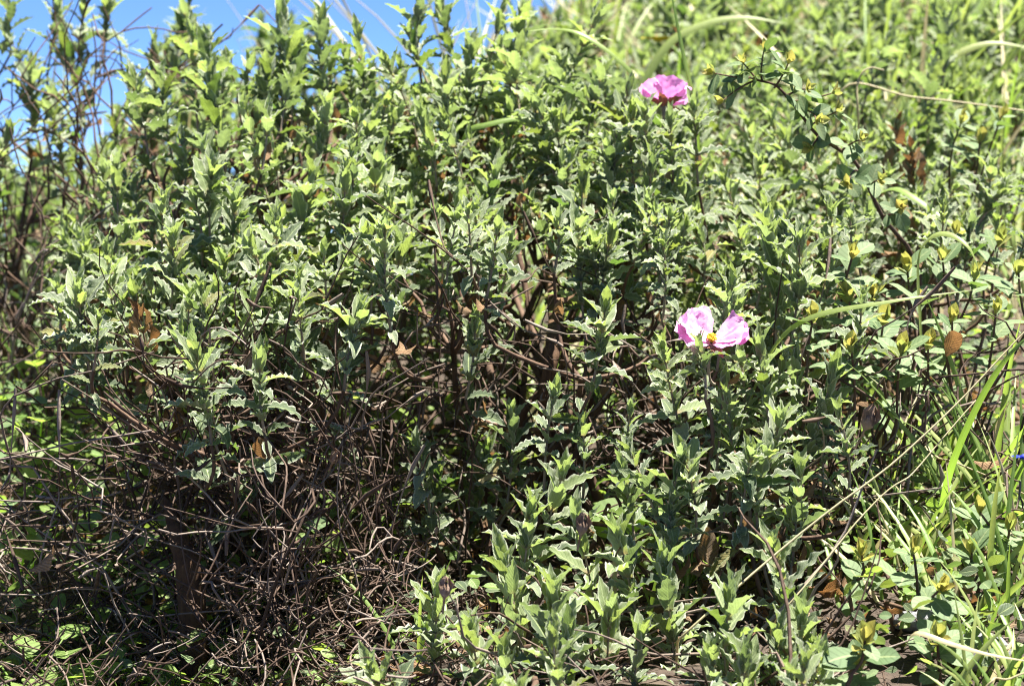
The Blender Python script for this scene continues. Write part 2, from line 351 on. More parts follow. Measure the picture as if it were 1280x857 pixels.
def shoot(pl, A, Q, P, nodes, size, vigor=1.0, bud=0.0, oldness=0.0, woodr=0.0011):
    """a woody twig from A to Q that carries a leafy stem from Q to the tip P"""
    d = nrm(P-Q); L = np.linalg.norm(P-Q); AQ = np.linalg.norm(Q-A)
    lo = wobble(bez(A, Q-d*0.45*AQ+rng.normal(0, 0.008, 3), Q, 9), 0.006)
    side = rng.normal(0, 0.06, 3)*L
    hi = bez(Q, (P+Q)/2+side, P, 8)
    path = np.vstack([lo, hi[1:]])
    rad = np.concatenate([np.linspace(woodr*1.7, woodr, 9), np.linspace(woodr, 0.0006, 8)[1:]])
    V, Qd = tube(path, rad); MI = np.where(np.arange(len(Qd))//5 < 8, 0, 1)
    st = pl.part('shoot', V, Qd, [M['wood'], M['stem']], MI)
    ph = rng.uniform(0, math.pi); spent = rng.random() < 0.02; oldness = oldness + abs(rng.normal(0, 0.14)); close = rng.uniform(0.72, 1.15)
    # leaf pairs: tight at the tip, wider apart below
    s = np.linspace(0, 1, nodes)**0.8
    for i, f in enumerate(s):
        k = f*7; i0 = min(int(k), 6); p = hi[i0]*(1-(k-i0)) + hi[min(i0+1, 7)]*(k-i0)
        a = nrm(hi[min(i0+1, 7)]-hi[max(i0-1, 0)]+1e-9); e1, e2 = perp(a); ph += math.pi/2 + rng.normal(0, 0.2)
        top = i/(nodes-1)
        th = math.radians(np.interp(top, [0, 0.5, 0.8, 1], [72, 56, 36, 16])*close + rng.normal(0, 11))
        ls = size*np.interp(top, [0, 0.35, 0.7, 1], [0.82, 1.05, 0.98, 0.72])*rng.uniform(0.82, 1.15)
        for sgn in (0, math.pi):
            if top < 0.6 and rng.random() < 0.10: continue
            q = ph+sgn+rng.normal(0, 0.12); r_ = math.cos(q)*e1 + math.sin(q)*e2
            th_ = th+rng.normal(0, 0.12)
            dd = math.cos(th_)*a + math.sin(th_)*r_; nn = math.sin(th_)*a - math.cos(th_)*r_
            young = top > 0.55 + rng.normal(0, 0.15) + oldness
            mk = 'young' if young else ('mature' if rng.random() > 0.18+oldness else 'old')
            if (top < 0.25 and rng.random() < 0.08) or (spent and rng.random() < 0.6): mk = 'dry'
            pl.leaf(p, dd, nn + rng.normal(0, 0.12, 3), ls*(0.7 if mk == 'dry' else 1.0), 'tip' if top > 0.75 else ('dry' if mk == 'dry' else 'rock'), mk, st)
            if 0.15 < top < 0.75 and rng.random() < 0.65*vigor:      # axillary leaves
                for z in (-1, 1):
                    q2 = q+z*0.7; r2 = math.cos(q2)*e1+math.sin(q2)*e2; t2 = math.radians(rng.uniform(22, 48))
                    pl.leaf(p+a*0.001, math.cos(t2)*a+math.sin(t2)*r2, math.sin(t2)*a-math.cos(t2)*r2, ls*rng.uniform(0.4, 0.62), 'tip', 'young' if rng.random() < 0.6 else 'mature', st)
    # two or three upright leaves close the tip
    e1, e2 = perp(d)
    for k in range(3):
        q = ph+k*2.1+rng.normal(0, 0.2); t2 = math.radians(rng.uniform(6, 20)); r2 = math.cos(q)*e1+math.sin(q)*e2
        pl.leaf(P-d*0.002, math.cos(t2)*d+math.sin(t2)*r2, math.sin(t2)*d-math.cos(t2)*r2, size*rng.uniform(0.4, 0.75), 'tip', 'young', st)
    # a few old leaves low on the twig
    for k in range(rng.integers(2, 6)):
        f = rng.uniform(0.5, 0.98)*8; i0 = min(int(f), 7); p = lo[i0]; a = nrm(lo[min(i0+1, 8)]-lo[i0]+1e-9); e1, e2 = perp(a)
        q = rng.uniform(0, 6.28); t2 = math.radians(rng.uniform(60, 110)); r2 = math.cos(q)*e1+math.sin(q)*e2
        mk = 'dry' if rng.random() < 0.22 else ('old' if rng.random() < 0.5 else 'mature')
        pl.leaf(p, math.cos(t2)*a+math.sin(t2)*r2, math.sin(t2)*a-math.cos(t2)*r2, size*rng.uniform(0.6, 0.95), 'dry' if mk == 'dry' else 'rock', mk, st)
    return st, path

def limb_tree(pl, tips, n_limb, r0=0.005, limbmat='wood', drop=0.32, spread=0.03):
    """main branches from the base into the crown; returns their paths"""
    P = np.array(tips); n_limb = min(n_limb, len(P)); c = [int(rng.integers(len(P)))]
    for _ in range(n_limb-1):
        dd = np.min([np.linalg.norm(P-P[k], axis=1) for k in c], axis=0); c.append(int(np.argmax(dd)))
    C = P[c]
    for _ in range(3):
        own = np.argmin(np.linalg.norm(P[:, None]-C[None], axis=2), axis=1)
        C = np.array([P[own == k].mean(0) if (own == k).any() else C[k] for k in range(len(C))])
    limbs = []
    for k in range(len(C)):
        b = pl.base + np.array([*(rng.normal(0, spread, 2)), 0]); b[2] = float(G(b[0], b[1]))-0.015
        E = b + (C[k]-b)*(1-drop*0.7) - np.array([0, 0, 0.03]); h = np.linalg.norm(E-b)
        mid = b + (E-b)*0.45 + np.array([0, 0, 0.10*h]) + rng.normal(0, 0.07*h, 3)
        path = wobble(bez(b, mid, E, 14), 0.045*h)
        path[:, 2] = np.maximum(path[:, 2], G(path[:, 0], path[:, 1])+0.004); path[0] = b
        rad = np.linspace(r0*rng.uniform(0.7, 1.1), 0.0017, 14)
        V, Q = tube(path, rad, 6)
        ob = pl.part('branch', V, Q, [M[limbmat]]); limbs.append((path, ob))
        for _ in range(rng.integers(2, 5)):                                  # bare dead side twigs
            i0 = rng.integers(4, 13); a = path[i0]; d = nrm(rng.normal(0, 1, 3)+np.array([0, -0.4, 0.15])); l = rng.uniform(0.05, 0.14)
            tp = wobble(bez(a, a+d*l*0.5+rng.normal(0, 0.015, 3), a+d*l+np.array([0, 0, rng.uniform(-.03, .03)]), 8), 0.008)
            V, Q = tube(tp, np.linspace(0.0013, 0.0005, 8), 4); pl.part('bare_twig', V, Q, [M['deadwood']], parent=ob)
    return limbs

def rockrose(label, base, tips, n_limb=8, cap=300, size=0.0265, lean=0.35, r0=0.005, group=None, oldness=0.0, name='rockrose_shrub', length=(0.042, 0.080), vigor=1.0):
    """tips: (point, size factor) -> shrub of leafy shoots on woody branches"""
    pl = Plant(name, base, label, 'shrub', group, cap)
    P = np.array([t[0] for t in tips]); cen = P.mean(0); cen[2] = pl.base[2]
    limbs = limb_tree(pl, P, n_limb, r0)
    allp = np.vstack([l[0][4:] for l in limbs])
    pl.shoots = []
    for p, f in tips:
        out = p-cen; out[2] = 0; out = out/(np.linalg.norm(out)+0.15)
        d = nrm(np.array([0, 0, 1.0]) + out*lean + rng.normal(0, 0.16, 3) + np.array([0, -0.12, 0]))
        L = rng.uniform(*length)*f; Q = p-d*L
        g = float(G(Q[0], Q[1]))
        dist = np.linalg.norm(allp-Q, axis=1) + np.where(allp[:, 2] > Q[2]-0.02, 0.25, 0)
        A = allp[int(np.argmin(dist))]
        nodes = int(np.clip(round(L/0.0080), 6, 10))
        pl.shoots.append(shoot(pl, A, Q, p, nodes, size*f*rng.uniform(0.9, 1.1), vigor, oldness=oldness))
    return pl

def fill(n, x0, x1, ytop, ybot, d0, d1, f0=0.7, f1=1.05):
    """random shoot tips in a slab of the bank seen between photo columns x0..x1; ytop/ybot are functions of column or numbers"""
    out = []
    for _ in range(n):
        px = rng.uniform(x0, x1); a = ytop(px) if callable(ytop) else ytop; b = ybot(px) if callable(ybot) else ybot
        s = rng.random(); py = a + (b-a)*s
        d = (d1 + (d0-d1)*s) + rng.normal(0, 0.06)
        out.append((at(px, py, d), rng.uniform(f0, f1)))
    return out
def hero(lst, d_top, d_bot, y_top, y_bot, f=1.0, jit=0.025):
    return [(at(px, py, np.interp(py, [y_top, y_bot], [d_top, d_bot]) + rng.normal(0, jit)), f*rng.uniform(0.95, 1.12)) for px, py in lst]

# ------------------------------------------------------------------ the rockroses
B_T = [(242,47),(260,61),(352,24),(355,47),(402,27),(335,91),(167,105),(203,105),(264,105),(308,142),(335,145),(409,132),(257,189),(264,223),(145,210),(203,257),(260,254),(294,257),(389,223),(426,230),(135,319),(98,373),(169,376),(216,302),(237,376),(298,288),(315,312),(358,312),(372,359),(230,434),(247,451),(325,451),(345,288),(457,302),(499,315),(449,393),(432,230),(472,213),(466,152)]
C_T = [(447,47),(523,2),(550,7),(513,44),(628,14),(652,17),(650,61),(625,68),(745,24),(587,71),(486,85),(557,105),(530,156),(618,223),(669,129),(696,156),(702,162),(753,95),(784,118),(790,149),(760,190),(770,200),(814,210),(729,233),(594,271),(574,250),(702,85),(824,145),(638,305),(763,299),(743,309),(723,288),(756,390),(594,410)]
E_T = [(1107,61),(1165,91),(1121,162),(1181,34),(1039,44),(1022,189),(938,162),(874,156),(908,230),(968,159),(985,176),(870,216),(951,210),(1039,271),(962,271),(1070,183),(1141,193),(1239,216)]
D_T = [(962,295),(999,309),(914,359),(1077,380),(904,485),(995,454),(975,529),(831,444),(848,587),(938,574),(958,574),(999,597),(857,577),(1040,470),(950,440)]
F_T = [(547,746),(631,712),(662,645),(702,597),(723,658),(777,679),(692,743),(831,709),(709,800),(631,824),(469,844),(590,800),(760,770),(800,800)]
F2_T = [(968,689),(911,760),(975,797),(1019,831),(1002,783),(930,830),(890,830)]
A_T = [(10,7),(10,47),(71,14),(81,51),(105,3),(135,7),(237,3),(69,128),(66,145),(10,169),(193,61),(40,90)]
G_T = [(692,498),(728,532),(787,518)]
G2_T = [(790,569),(780,594)]
H_T = [(547,594),(591,502),(520,560),(610,560),(640,520)]

b_top = lambda x: float(np.interp(x, [60, 140, 240, 360, 460, 560], [330, 150, 60, 40, 60, 100]))
b_bot = lambda x: float(np.interp(x, [60, 150, 300, 420, 560], [380, 420, 420, 370, 320]))
pB = rockrose('wide leafy rockrose overhanging the tangle of bare brown twigs, no flower', gp(330, 1.72), hero(B_T, 1.86, 1.39, 30, 450, f=1.15)
    + fill(112, 70, 540, b_top, b_bot, 1.50, 1.95), n_limb=16, r0=0.006)
pC = rockrose('tall leafy rockrose rising from a thick reddish brown trunk', gp(678, 1.74), hero(C_T, 1.86, 1.46, 10, 410, f=1.15)
    + fill(104, 470, 860, lambda x: float(np.interp(x, [470, 640, 860], [110, 60, 130])), lambda x: float(np.interp(x, [470, 650, 860], [290, 300, 310])), 1.53, 1.98), n_limb=16, r0=0.006)
pD = rockrose('rockrose bearing the wide open pink flower with yellow centre', gp(945, 1.50), hero(D_T, 1.50, 1.36, 290, 600, f=1.12)
    + fill(32, 900, 1070, 290, 560, 1.46, 1.60), n_limb=10, r0=0.004, lean=0.25)
pE = rockrose('rockrose bearing the pink flower held up on dark red sepals', gp(960, 2.0), hero(E_T, 2.25, 1.62, 30, 275, f=1.2)
    + fill(120, 840, 1290, 80, 300, 1.62, 2.4), n_limb=16, r0=0.005)
pA = rockrose('sparse rockrose with dark bare stems against the blue sky', gp(70, 2.15), hero(A_T, 2.15, 2.0, 0, 150, f=1.1)
    + fill(14, -60, 200, 160, 340, 1.95, 2.35), n_limb=12, r0=0.0055)
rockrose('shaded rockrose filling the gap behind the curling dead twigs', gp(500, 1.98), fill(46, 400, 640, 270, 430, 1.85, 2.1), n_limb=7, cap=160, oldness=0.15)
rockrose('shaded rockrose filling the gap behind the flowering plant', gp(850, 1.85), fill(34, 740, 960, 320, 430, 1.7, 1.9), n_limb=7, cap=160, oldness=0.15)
pF = rockrose('low grey green rockrose of upright shoots on bare soil with a dry seed head', gp(690, 1.33), hero(F_T, 1.40, 1.23, 590, 850, f=1.22, jit=0.012)
    + fill(8, 600, 860, 790, 880, 1.22, 1.32, 0.8, 1.0), n_limb=8, r0=0.003, lean=0.06, length=(0.062, 0.095))
pF2 = rockrose('small low rockrose crossed by the long dry grass stalk', gp(955, 1.27), hero(F2_T, 1.33, 1.22, 680, 850, f=1.2, jit=0.012)
    + fill(7, 900, 1050, 800, 870, 1.21, 1.30, 0.8, 1.0), n_limb=5, r0=0.0025, lean=0.06, length=(0.055, 0.085))
pG = rockrose('young rockrose of three pale shoots beside the brown trunk', gp(725, 1.50), hero(G_T, 1.46, 1.46, 0, 900, f=0.9), n_limb=3, r0=0.002, lean=0.1, length=(0.05, 0.07))
pG2 = rockrose('young two-shoot rockrose in front of the dark hollow', gp(790, 1.42), hero(G2_T, 1.41, 1.41, 0, 900, f=0.95), n_limb=2, r0=0.002, lean=0.1, length=(0.05, 0.08))
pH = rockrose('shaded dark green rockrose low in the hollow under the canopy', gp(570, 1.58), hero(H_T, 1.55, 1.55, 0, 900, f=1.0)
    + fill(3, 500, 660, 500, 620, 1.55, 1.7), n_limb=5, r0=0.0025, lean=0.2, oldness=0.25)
for k, (x, d, n, y0, y1) in enumerate([(760, 2.6, 60, 20, 130), (980, 2.6, 64, -10, 110), (1180, 2.55, 64, -10, 120), (1330, 2.4, 44, 20, 200), (900, 3.3, 54, -60, 50), (1120, 3.3, 54, -60, 50)]):
    rockrose('pale blurred rockrose growing up the grassy slope', gp(x, d, 0.0), fill(n, x-150, x+150, y0, y1, d-0.15, d+0.25, 0.9, 1.2), n_limb=6, cap=150, group='rockroses up the grassy slope', size=0.033, vigor=0.6)
for k, (x, d, n, y0, y1) in enumerate([(-20, 2.5, 80, 230, 440), (120, 2.65, 60, 190, 360), (240, 2.55, 60, 110, 330), (300, 3.0, 40, 20, 200), (400, 2.6, 56, 100, 260), (530, 2.5, 50, 90, 250)]):
    rockrose('blurred green rockrose behind the dark stems', gp(x, d, 0.0), fill(n, x-110, x+110, y0, y1, d-0.15, d+0.2, 0.9, 1.2), n_limb=7, cap=120, group='rockroses behind the dark stems', size=0.033, vigor=0.6, oldness=0.1)
print('rockroses', round(time.time()-T0, 1), sum(len(p.leaves) for p in PLANTS))

# trunk of the tall rockrose
tp = spline([at(680, 640, 1.66), at(676, 590, 1.62), at(679, 520, 1.58), at(688, 455, 1.56), at(694, 405, 1.60), at(686, 330, 1.76)], 18)
tp[0, 2] = G(tp[0, 0], tp[0, 1])-0.02
V, Q = tube(tp, np.interp(np.linspace(0, 1, 18), [0, 0.3, 0.6, 0.75, 1], [0.004, 0.004, 0.0055, 0.006, 0.003]), 10)
V = V + rng.normal(0, 0.0008, V.shape)
pC.part('trunk', V, Q, [M['trunk']], label='thick reddish brown peeling trunk')

# ------------------------------------------------------------------ flowers
def petal_arrays(seed, nr=15, nc=15):
    r = np.random.default_rng(seed); t = np.linspace(0, 1, nr); u = np.linspace(-1, 1, nc)
    V = np.zeros((nr, nc, 3)); UV = np.zeros((nr, nc, 2)); ph = r.uniform(0, 6.28, 6)
    for i_, ti in enumerate(t):
        wd = 0.10 + 0.50*math.sin(min(ti*1.12, 1)*math.pi/2)**1.3
        for j_, uj in enumerate(u):
            ln = ti*(1 - 0.16*uj*uj + 0.025*math.sin(9*uj+ph[0])*ti)
            cr = 0.03*ti*math.sin(23*uj+ph[4]+4*ti) + 0.03*ti*math.sin(17*ti+9*uj+ph[5]) + 0.055*ti*math.sin(5.5*uj+ph[1]+2*ti) + 0.035*ti*math.sin(11*uj+ph[2]-3*ti) + 0.04*math.sin(7*ti+3*uj+ph[3])*ti
            V[i_, j_] = (uj*wd, ln, 0.26*ti**1.6*0.5 + cr + 0.10*uj*uj*ti + 0.02*r.normal()*ti)
            UV[i_, j_] = ((uj+1)/2, ti)
    Q = np.array([[a*nc+b, a*nc+b+1, (a+1)*nc+b+1, (a+1)*nc+b] for a in range(nr-1) for b in range(nc-1)])
    return V.reshape(-1, 3), Q, UV.reshape(-1, 2)
def flower(pl, P, axis_, size, opens, sepal_len=0.6, rot=0.0, stalk_to=None, lab=None):
    """opens: angle of each petal from the flower axis, in degrees"""
    a = nrm(axis_); e1 = np.array([1.0, 0, 0]); e1 = nrm(e1-a*(e1@a)); e2 = np.cross(a, e1)
    mb = MB(); V, Q = tube(np.array([P-a*0.012, P-a*0.006, P-a*0.002, P]), np.array([0.0012, 0.002, 0.003, 0.0015]), 8); mb.add(V, Q)
    if stalk_to is not None:
        V, Q = tube(bez(np.asarray(stalk_to), P-a*0.03, P-a*0.011, 9), 0.0011, 5); mb.add(V, Q)
    f = pl.mbpart('flower', mb, [M['stem']])
    if lab: f['label'] = lab
    for k in range(5):
        q = math.radians(rot[k]); r_ = math.cos(q)*e1+math.sin(q)*e2; th = math.radians(opens[k])
        d = math.cos(th)*a+math.sin(th)*r_; n = math.sin(th)*a-math.cos(th)*r_
        V, Q, UV = petal_arrays(int(100*size*1e3)+k); m = frame(P+r_*0.001+a*0.0006*(k % 2), d, n, size)
        V = V@m[:3, :3].T + m[:3, 3]; pl.part('petal', V, Q, [M['petal']], parent=f, UV=UV)
        q = math.radians(rot[0]+36+72*k); r_ = math.cos(q)*e1+math.sin(q)*e2; th = math.radians(min(opens[k]*0.9+8, 82))
        d = math.cos(th)*a+math.sin(th)*r_; n = math.sin(th)*a-math.cos(th)*r_
        V, UV = SHAPES['tip'][k]; m = frame(P-a*0.004+r_*0.001, d, n, size*sepal_len, 1.4)
        pl.part('sepal', V@m[:3, :3].T+m[:3, 3], LQ(V), [M['sepal']], parent=f, UV=UV)
    mb = MB()
    for k in range(70):
        z = rng.uniform(0, 1); q = rng.uniform(0, 6.28); th = z*0.75; r_ = math.cos(q)*e1+math.sin(q)*e2
        d = nrm(math.cos(th)*a+math.sin(th)*r_); l = size*rng.uniform(0.18, 0.27)
        V, Q = tube(np.array([P+d*l*0.2, P+d*l*0.8, P+d*l*0.86, P+d*l*0.97, P+d*l]), np.array([.00022, .00022, .0007, .0008, .0002]), 4); mb.add(V, Q)
    st = pl.mbpart('stamens', mb, [M['pollen']], parent=f); st['kind'] = 'stuff'
    return f
fp = at(889, 428, 1.395)
flower(pD, fp, np.array([0.06, -0.42, 0.86]), 0.0242, [74, 66, 54, 64, 78], rot=[-26, 8, 138, 166, 200], stalk_to=at(893, 480, 1.42), lab='wide open pink flower with yellow stamens')
fp2 = at(831, 130, 1.70)
flower(pE, fp2, np.array([0.10, 0.42, 0.88]), 0.0225, [70, 46, 50, 68, 55], sepal_len=0.75, rot=[0, 70, 140, 205, 285], stalk_to=at(826, 190, 1.70), lab='pink flower seen from the side with dark red sepals')
for px_, py_, d_ in ((806, 143, 1.67), (838, 158, 1.66), (868, 140, 1.68)):
    shoot(pE, pE.shoots[7][1][3], at(px_+4, py_+90, d_+.02), at(px_, py_, d_), 8, 0.027)
# shoot in front of the open flower
A_ = pD.shoots[4][1][5]
shoot(pD, A_, at(882, 500, 1.375), at(874, 432, 1.37), 7, 0.021)

# dry seed capsules
def capsule(pl, P, d, s):
    a = nrm(d); mb = MB(); e1, e2 = perp(a)
    V, Q = tube(np.array([P-a*s*2.2, P-a*s*0.6, P, P+a*s*0.7, P+a*s*1.2]), np.array([.0006, .0008, s*.6, s*.55, s*.1]), 7); mb.add(V, Q)
    for k in range(5):
        q = k*1.257+rng.uniform(0, .4); r_ = math.cos(q)*e1+math.sin(q)*e2
        V, UV = SHAPES['dry'][k % 4]; m = frame(P-a*s*0.2, nrm(a+r_*0.5), r_*-1+a*0.3, s*2.2); mb.add(V@m[:3, :3].T+m[:3, 3], LQ(V), 0, UV)
    return pl.mbpart('seed_capsule', mb, [M['capsule']])
capsule(pF, at(556, 741, 1.235), [0.1, -0.1, 1], 0.0055)
capsule(pF, at(727, 662, 1.30), [0.2, -0.2, 1], 0.006)
capsule(pD, at(1084, 530, 1.38), [0.3, -0.3, 0.8], 0.0075)
capsule(pB, at(417, 575, 1.42), [0.2, -0.4, 0.4], 0.005)

# ------------------------------------------------------------------ evergreen sprouts with yellow young leaves
def sprout(label, base, tips, group=None, bigsize=0.024, rleaf=0.0013, cap=300, name='evergreen_sprout'):
    pl = Plant(name, base, label, 'seedling', group, cap)
    for (P, f, d) in tips:
        d = nrm(d); L = np.linalg.norm(P-base)
        path = wobble(bez(pl.base+np.array([rng.normal(0, .006), rng.normal(0, .006), -0.01]), P-d*0.5*L, P, 12), 0.012)
        V, Q = tube(path, np.linspace(rleaf*1.5, rleaf*0.6, 12)); st = pl.part('stem', V, Q, [M['wood']])
        e1, e2 = perp(d); ph = rng.uniform(0, 6.28)
        for k in range(6):                      # wide grey green leaves below the tip
            q = ph+k*2.4; r_ = math.cos(q)*e1+math.sin(q)*e2; th = math.radians(rng.uniform(45, 85))
            pl.leaf(P-d*(0.002+0.004*k), math.cos(th)*d+math.sin(th)*r_, math.sin(th)*d-math.cos(th)*r_, bigsize*f*rng.uniform(0.5, 1.15), 'oak', 'oak', st)
        for k in range(int(rng.integers(4, 9))):                      # yellow new leaves at the tip
            q = ph+k*2.4+1; r_ = math.cos(q)*e1+math.sin(q)*e2; th = math.radians(10+6.5*k+rng.normal(0, 7))
            pl.leaf(P-d*0.001*k, math.cos(th)*d+math.sin(th)*r_, math.sin(th)*d-math.cos(th)*r_, bigsize*f*rng.uniform(0.42, 0.66), 'oak_tip', 'oak_young', st)
        for k in range(rng.integers(2, 6)):
            i_ = rng.integers(5, 11); q = rng.uniform(0, 6.28); r_ = math.cos(q)*e1+math.sin(q)*e2; th = math.radians(rng.uniform(60, 95))
            pl.leaf(path[i_], math.cos(th)*d+math.sin(th)*r_, math.sin(th)*d-math.cos(th)*r_, bigsize*f*rng.uniform(0.6, 1.0), 'oak', 'oak', st)
    return pl
up = lambda x=0, y=-0.35: np.array([x, y, 1.0])
sprout('large evergreen sprout with broad leaves round a bright yellow tip, beside dried pink flower', gp(1085, 1.235), [(at(1081, 800, 1.22), 1.05, up(0, -0.6)), (at(1075, 830, 1.23), 0.8, up(-.3))])
sprout('evergreen sprout with a notched leaf, yellow tip over fine grass blades', gp(1168, 1.28), [(at(1172, 795, 1.25), 0.95, up(.1, -.6))])
sprout('pair of evergreen sprouts with yellow green tips beneath the crossing stalks', gp(1105, 1.36), [(at(1077, 692, 1.33), 0.9, up(-.1)), (at(1141, 690, 1.33), 1.0, up(.2))])
sprout('evergreen sprout with one big round leaf behind its yellow tip', gp(1180, 1.34), [(at(1176, 735, 1.30), 1.0, up(.1, -.7))])
sprout('evergreen sprout with golden brown tips beside the open pink flower plant', gp(1030, 1.5), [(at(1016, 398, 1.44), 0.9, up(-.1)), (at(1063, 432, 1.42), 0.85, up()), (at(1066, 318, 1.50), 0.9, up(.1)), (at(1127, 438, 1.44), 1.0, up(.1))])
sprout('bushy evergreen sprout with many lemon yellow tips beside tall green grass', gp(1215, 1.62), [(at(1134, 334, 1.55), 0.9, up(-.2)), (at(1178, 322, 1.58), 0.9, up()), (at(1219, 345, 1.52), 1.0, up(.1)), (at(1273, 338, 1.55), 1.0, up(.2)), (at(1250, 300, 1.62), .9, up(.2)), (at(1245, 390, 1.5), .9, up(.1)), (at(1195, 290, 1.66), .9, up())])
sprout('evergreen sprout with a white round leaf and yellow tips on the upper slope', gp(1150, 1.95), [(at(1202, 152, 1.85), 0.9, up(.3)), (at(1252, 145, 1.85), 0.9, up(.4)), (at(1225, 175, 1.85), .9, up(.2))])
sprout('evergreen sprout with overlapping round leaves under the arched blade', gp(1110, 1.62), [(at(1090, 365, 1.53), .95, up(-.1)), (at(1150, 375, 1.5), .95, up()), (at(1105, 400, 1.47), 1., up(.1, -.5)), (at(1160, 430, 1.46), .9, up(.2)), (at(1060, 370, 1.5), .9, up(-.2)), (at(1190, 400, 1.48), .95, up(.1))])
sprout('shaded evergreen sprout beside broken twigs and the blue flower', gp(1245, 1.42), [(at(1225, 640, 1.38), .95, up(-.1)), (at(1262, 660, 1.37), .95, up(.1)), (at(1215, 690, 1.36), .9, up(-.2))])
# arching branch
arch = Plant('evergreen_sapling', gp(1165, 1.68), 'leaning evergreen branch with thorny dark stem, grey leaves and small yellow buds', 'sapling')
main = spline([arch.base-np.array([0, 0, .01]), at(1150, 350, 1.64), at(1104, 267, 1.60), at(1068, 205, 1.585), at(1023, 164, 1.57), at(990, 128, 1.56), at(965, 108, 1.56), at(938, 97, 1.56)], 26)
V, Q = tube(wobble(main, 0.002), np.linspace(0.0020, 0.0009, 26), 6); arch_st = arch.part('branch', V, Q, [M['deadwood']])
for (px, py, i_, f) in [(894, 92, 25, .9), (985, 80, 21, 1.), (1039, 117, 18, 1.), (955, 62, 23, .8), (905, 125, 24, .9), (1008, 112, 19, .8), (1020, 150, 17, .9), (930, 80, 24, .8), (1045, 140, 15, .9), (1015, 185, 14, .9), (1075, 175, 12, .9), (1060, 230, 10, .8), (1100, 225, 9, .8), (1125, 260, 7, .9)]:
    P = at(px, py, 1.55+rng.normal(0, .015)); d = nrm(P-main[i_]+np.array([0, 0, .01]))
    V, Q = tube(bez(main[i_], (P+main[i_])/2+rng.normal(0, .004, 3), P, 7), np.linspace(.0009, .0005, 7)); st = arch.part('twig', V, Q, [M['wood']])
    e1, e2 = perp(d)
    for k in range(7):
        q = k*2.4; r_ = math.cos(q)*e1+math.sin(q)*e2; th = math.radians(rng.uniform(45, 100)); b_ = P-(P-main[i_])*rng.uniform(0, .9)
        arch.leaf(b_, math.cos(th)*d+math.sin(th)*r_, math.sin(th)*d-math.cos(th)*r_+np.array([0, 0, .5]), .017*f*rng.uniform(.6, 1.25), 'oak', 'oak', st)
    for k in range(5):
        q = k*2.4+1; r_ = math.cos(q)*e1+math.sin(q)*e2; th = math.radians(15+12*k)
        arch.leaf(P, math.cos(th)*d+math.sin(th)*r_, math.sin(th)*d-math.cos(th)*r_, .012*f*rng.uniform(.6, 1.), 'oak_tip', 'oak_young', st)

# ------------------------------------------------------------------ broad-leaved weeds in the gaps behind the twigs
def weed(base, n, size, h, label, group):
    pl = Plant('weed', base, label, 'weed', group, 60)
    for k in range(n):
        q = k*2.4+rng.uniform(0, 1); out = np.array([math.cos(q), math.sin(q), 0]); P = pl.base+out*h*rng.uniform(.3, .9)+np.array([0, 0, h*rng.uniform(.5, 1.1)])
        path = bez(pl.base-np.array([0, 0, .01]), pl.base+np.array([0, 0, h*.6]), P, 7); V, Q = tube(path, np.linspace(.0011, .0007, 7), 4)
        st = pl.part('leaf_stalk', V, Q, [M['weed']])
        pl.leaf(P, out*0.8+np.array([0, 0, rng.uniform(-.2, .5)]), np.array([0, 0, 1])-out*.3+rng.normal(0, .2, 3), size*rng.uniform(.7, 1.2), 'weed', 'weed', st)
for x, d, s, h in [(25, 1.40, .026, .06), (85, 1.46, .026, .06), (150, 1.52, .024, .05), (210, 1.45, .022, .03), (45, 1.75, .03, .10), (15, 1.6, .028, .08), (110, 1.85, .028, .09), (295, 1.72, .026, .09), (165, 1.62, .024, .05), (60, 1.95, .03, .16), (440, 1.62, .025, .08), (20, 1.42, .024, .05), (230, 1.9, .028, .12), (340, 1.95, .026, .12), (520, 1.9, .026, .1), (120, 2.1, .03, .2), (40, 2.2, .03, .22)]:
    weed(gp(x, d), 11, s, h, 'round leaved bright green weed behind the bare twigs', 'weeds behind the bare twigs')
weed(gp(862, 1.48), 7, .04, .05, 'broad glossy weed leaves in shade under the flowering rockrose', None)

# ------------------------------------------------------------------ bare dead shrubs of the lower left
def dead_shrub(label, base, sweeps, n_side=4, group=None, mk='deadwood', r=(.0005, .0013)):
    e = thing('dead_shrub', base, label, 'shrub', group); base = np.asarray(base)
    for S in sweeps:
        S = np.array(S); n = 22; path = wobble(wobble(spline(S, n), 0.010), 0.004)+rng.normal(0, .0012, (n, 3))
        path[:, 2] = np.maximum(path[:, 2], G(path[:, 0], path[:, 1])+.003); path[0, 2] = G(path[0, 0], path[0, 1])-.01
        r0 = rng.uniform(*r); V, Q = tube(path, np.linspace(r0, .0006, n)*(1+.12*rng.normal(size=n)), 5)
        b = link('branch', make_mesh('branch', V-base, Q, [M[mk]]), e)
        for _ in range(n_side):
            i_ = int(rng.integers(4, n-1)); a = path[i_]; tg = nrm(path[i_+1 if i_+1 < n else i_]-path[i_-1])
            d = nrm(tg + rng.normal(0, .7, 3)+np.array([0, -.15, .25])); l = rng.uniform(.03, .10)
            tp_ = wobble(bez(a, a+d*l*.55, a+d*l+rng.normal(0, .02, 3), 9), .007)
            rr = np.linspace(.0008, .0004, 9); rr[-2:] = (.0016, .0009) if rng.random() < .4 else (.0005, .0004)
            V, Q = tube(tp_, rr, 4); link('twig', make_mesh('twig', V-base, Q, [M[mk]]), b)
    return e
def sweep(base, px, py, d, bow=0.0):
    P = at(px, py, d); base = np.asarray(base)
    b = base+np.array([rng.normal(0, .035), rng.normal(0, .03), 0]); mid = (b+P)/2+np.array([bow, -abs(bow)*.3, .03])+rng.normal(0, .018, 3)
    q = (mid+P)/2+rng.normal(0, .012, 3)+np.array([bow*.5, 0, .006])
    return [b, (b+mid)/2+rng.normal(0, .015, 3), mid, q, P]
b1 = gp(400, 1.62)
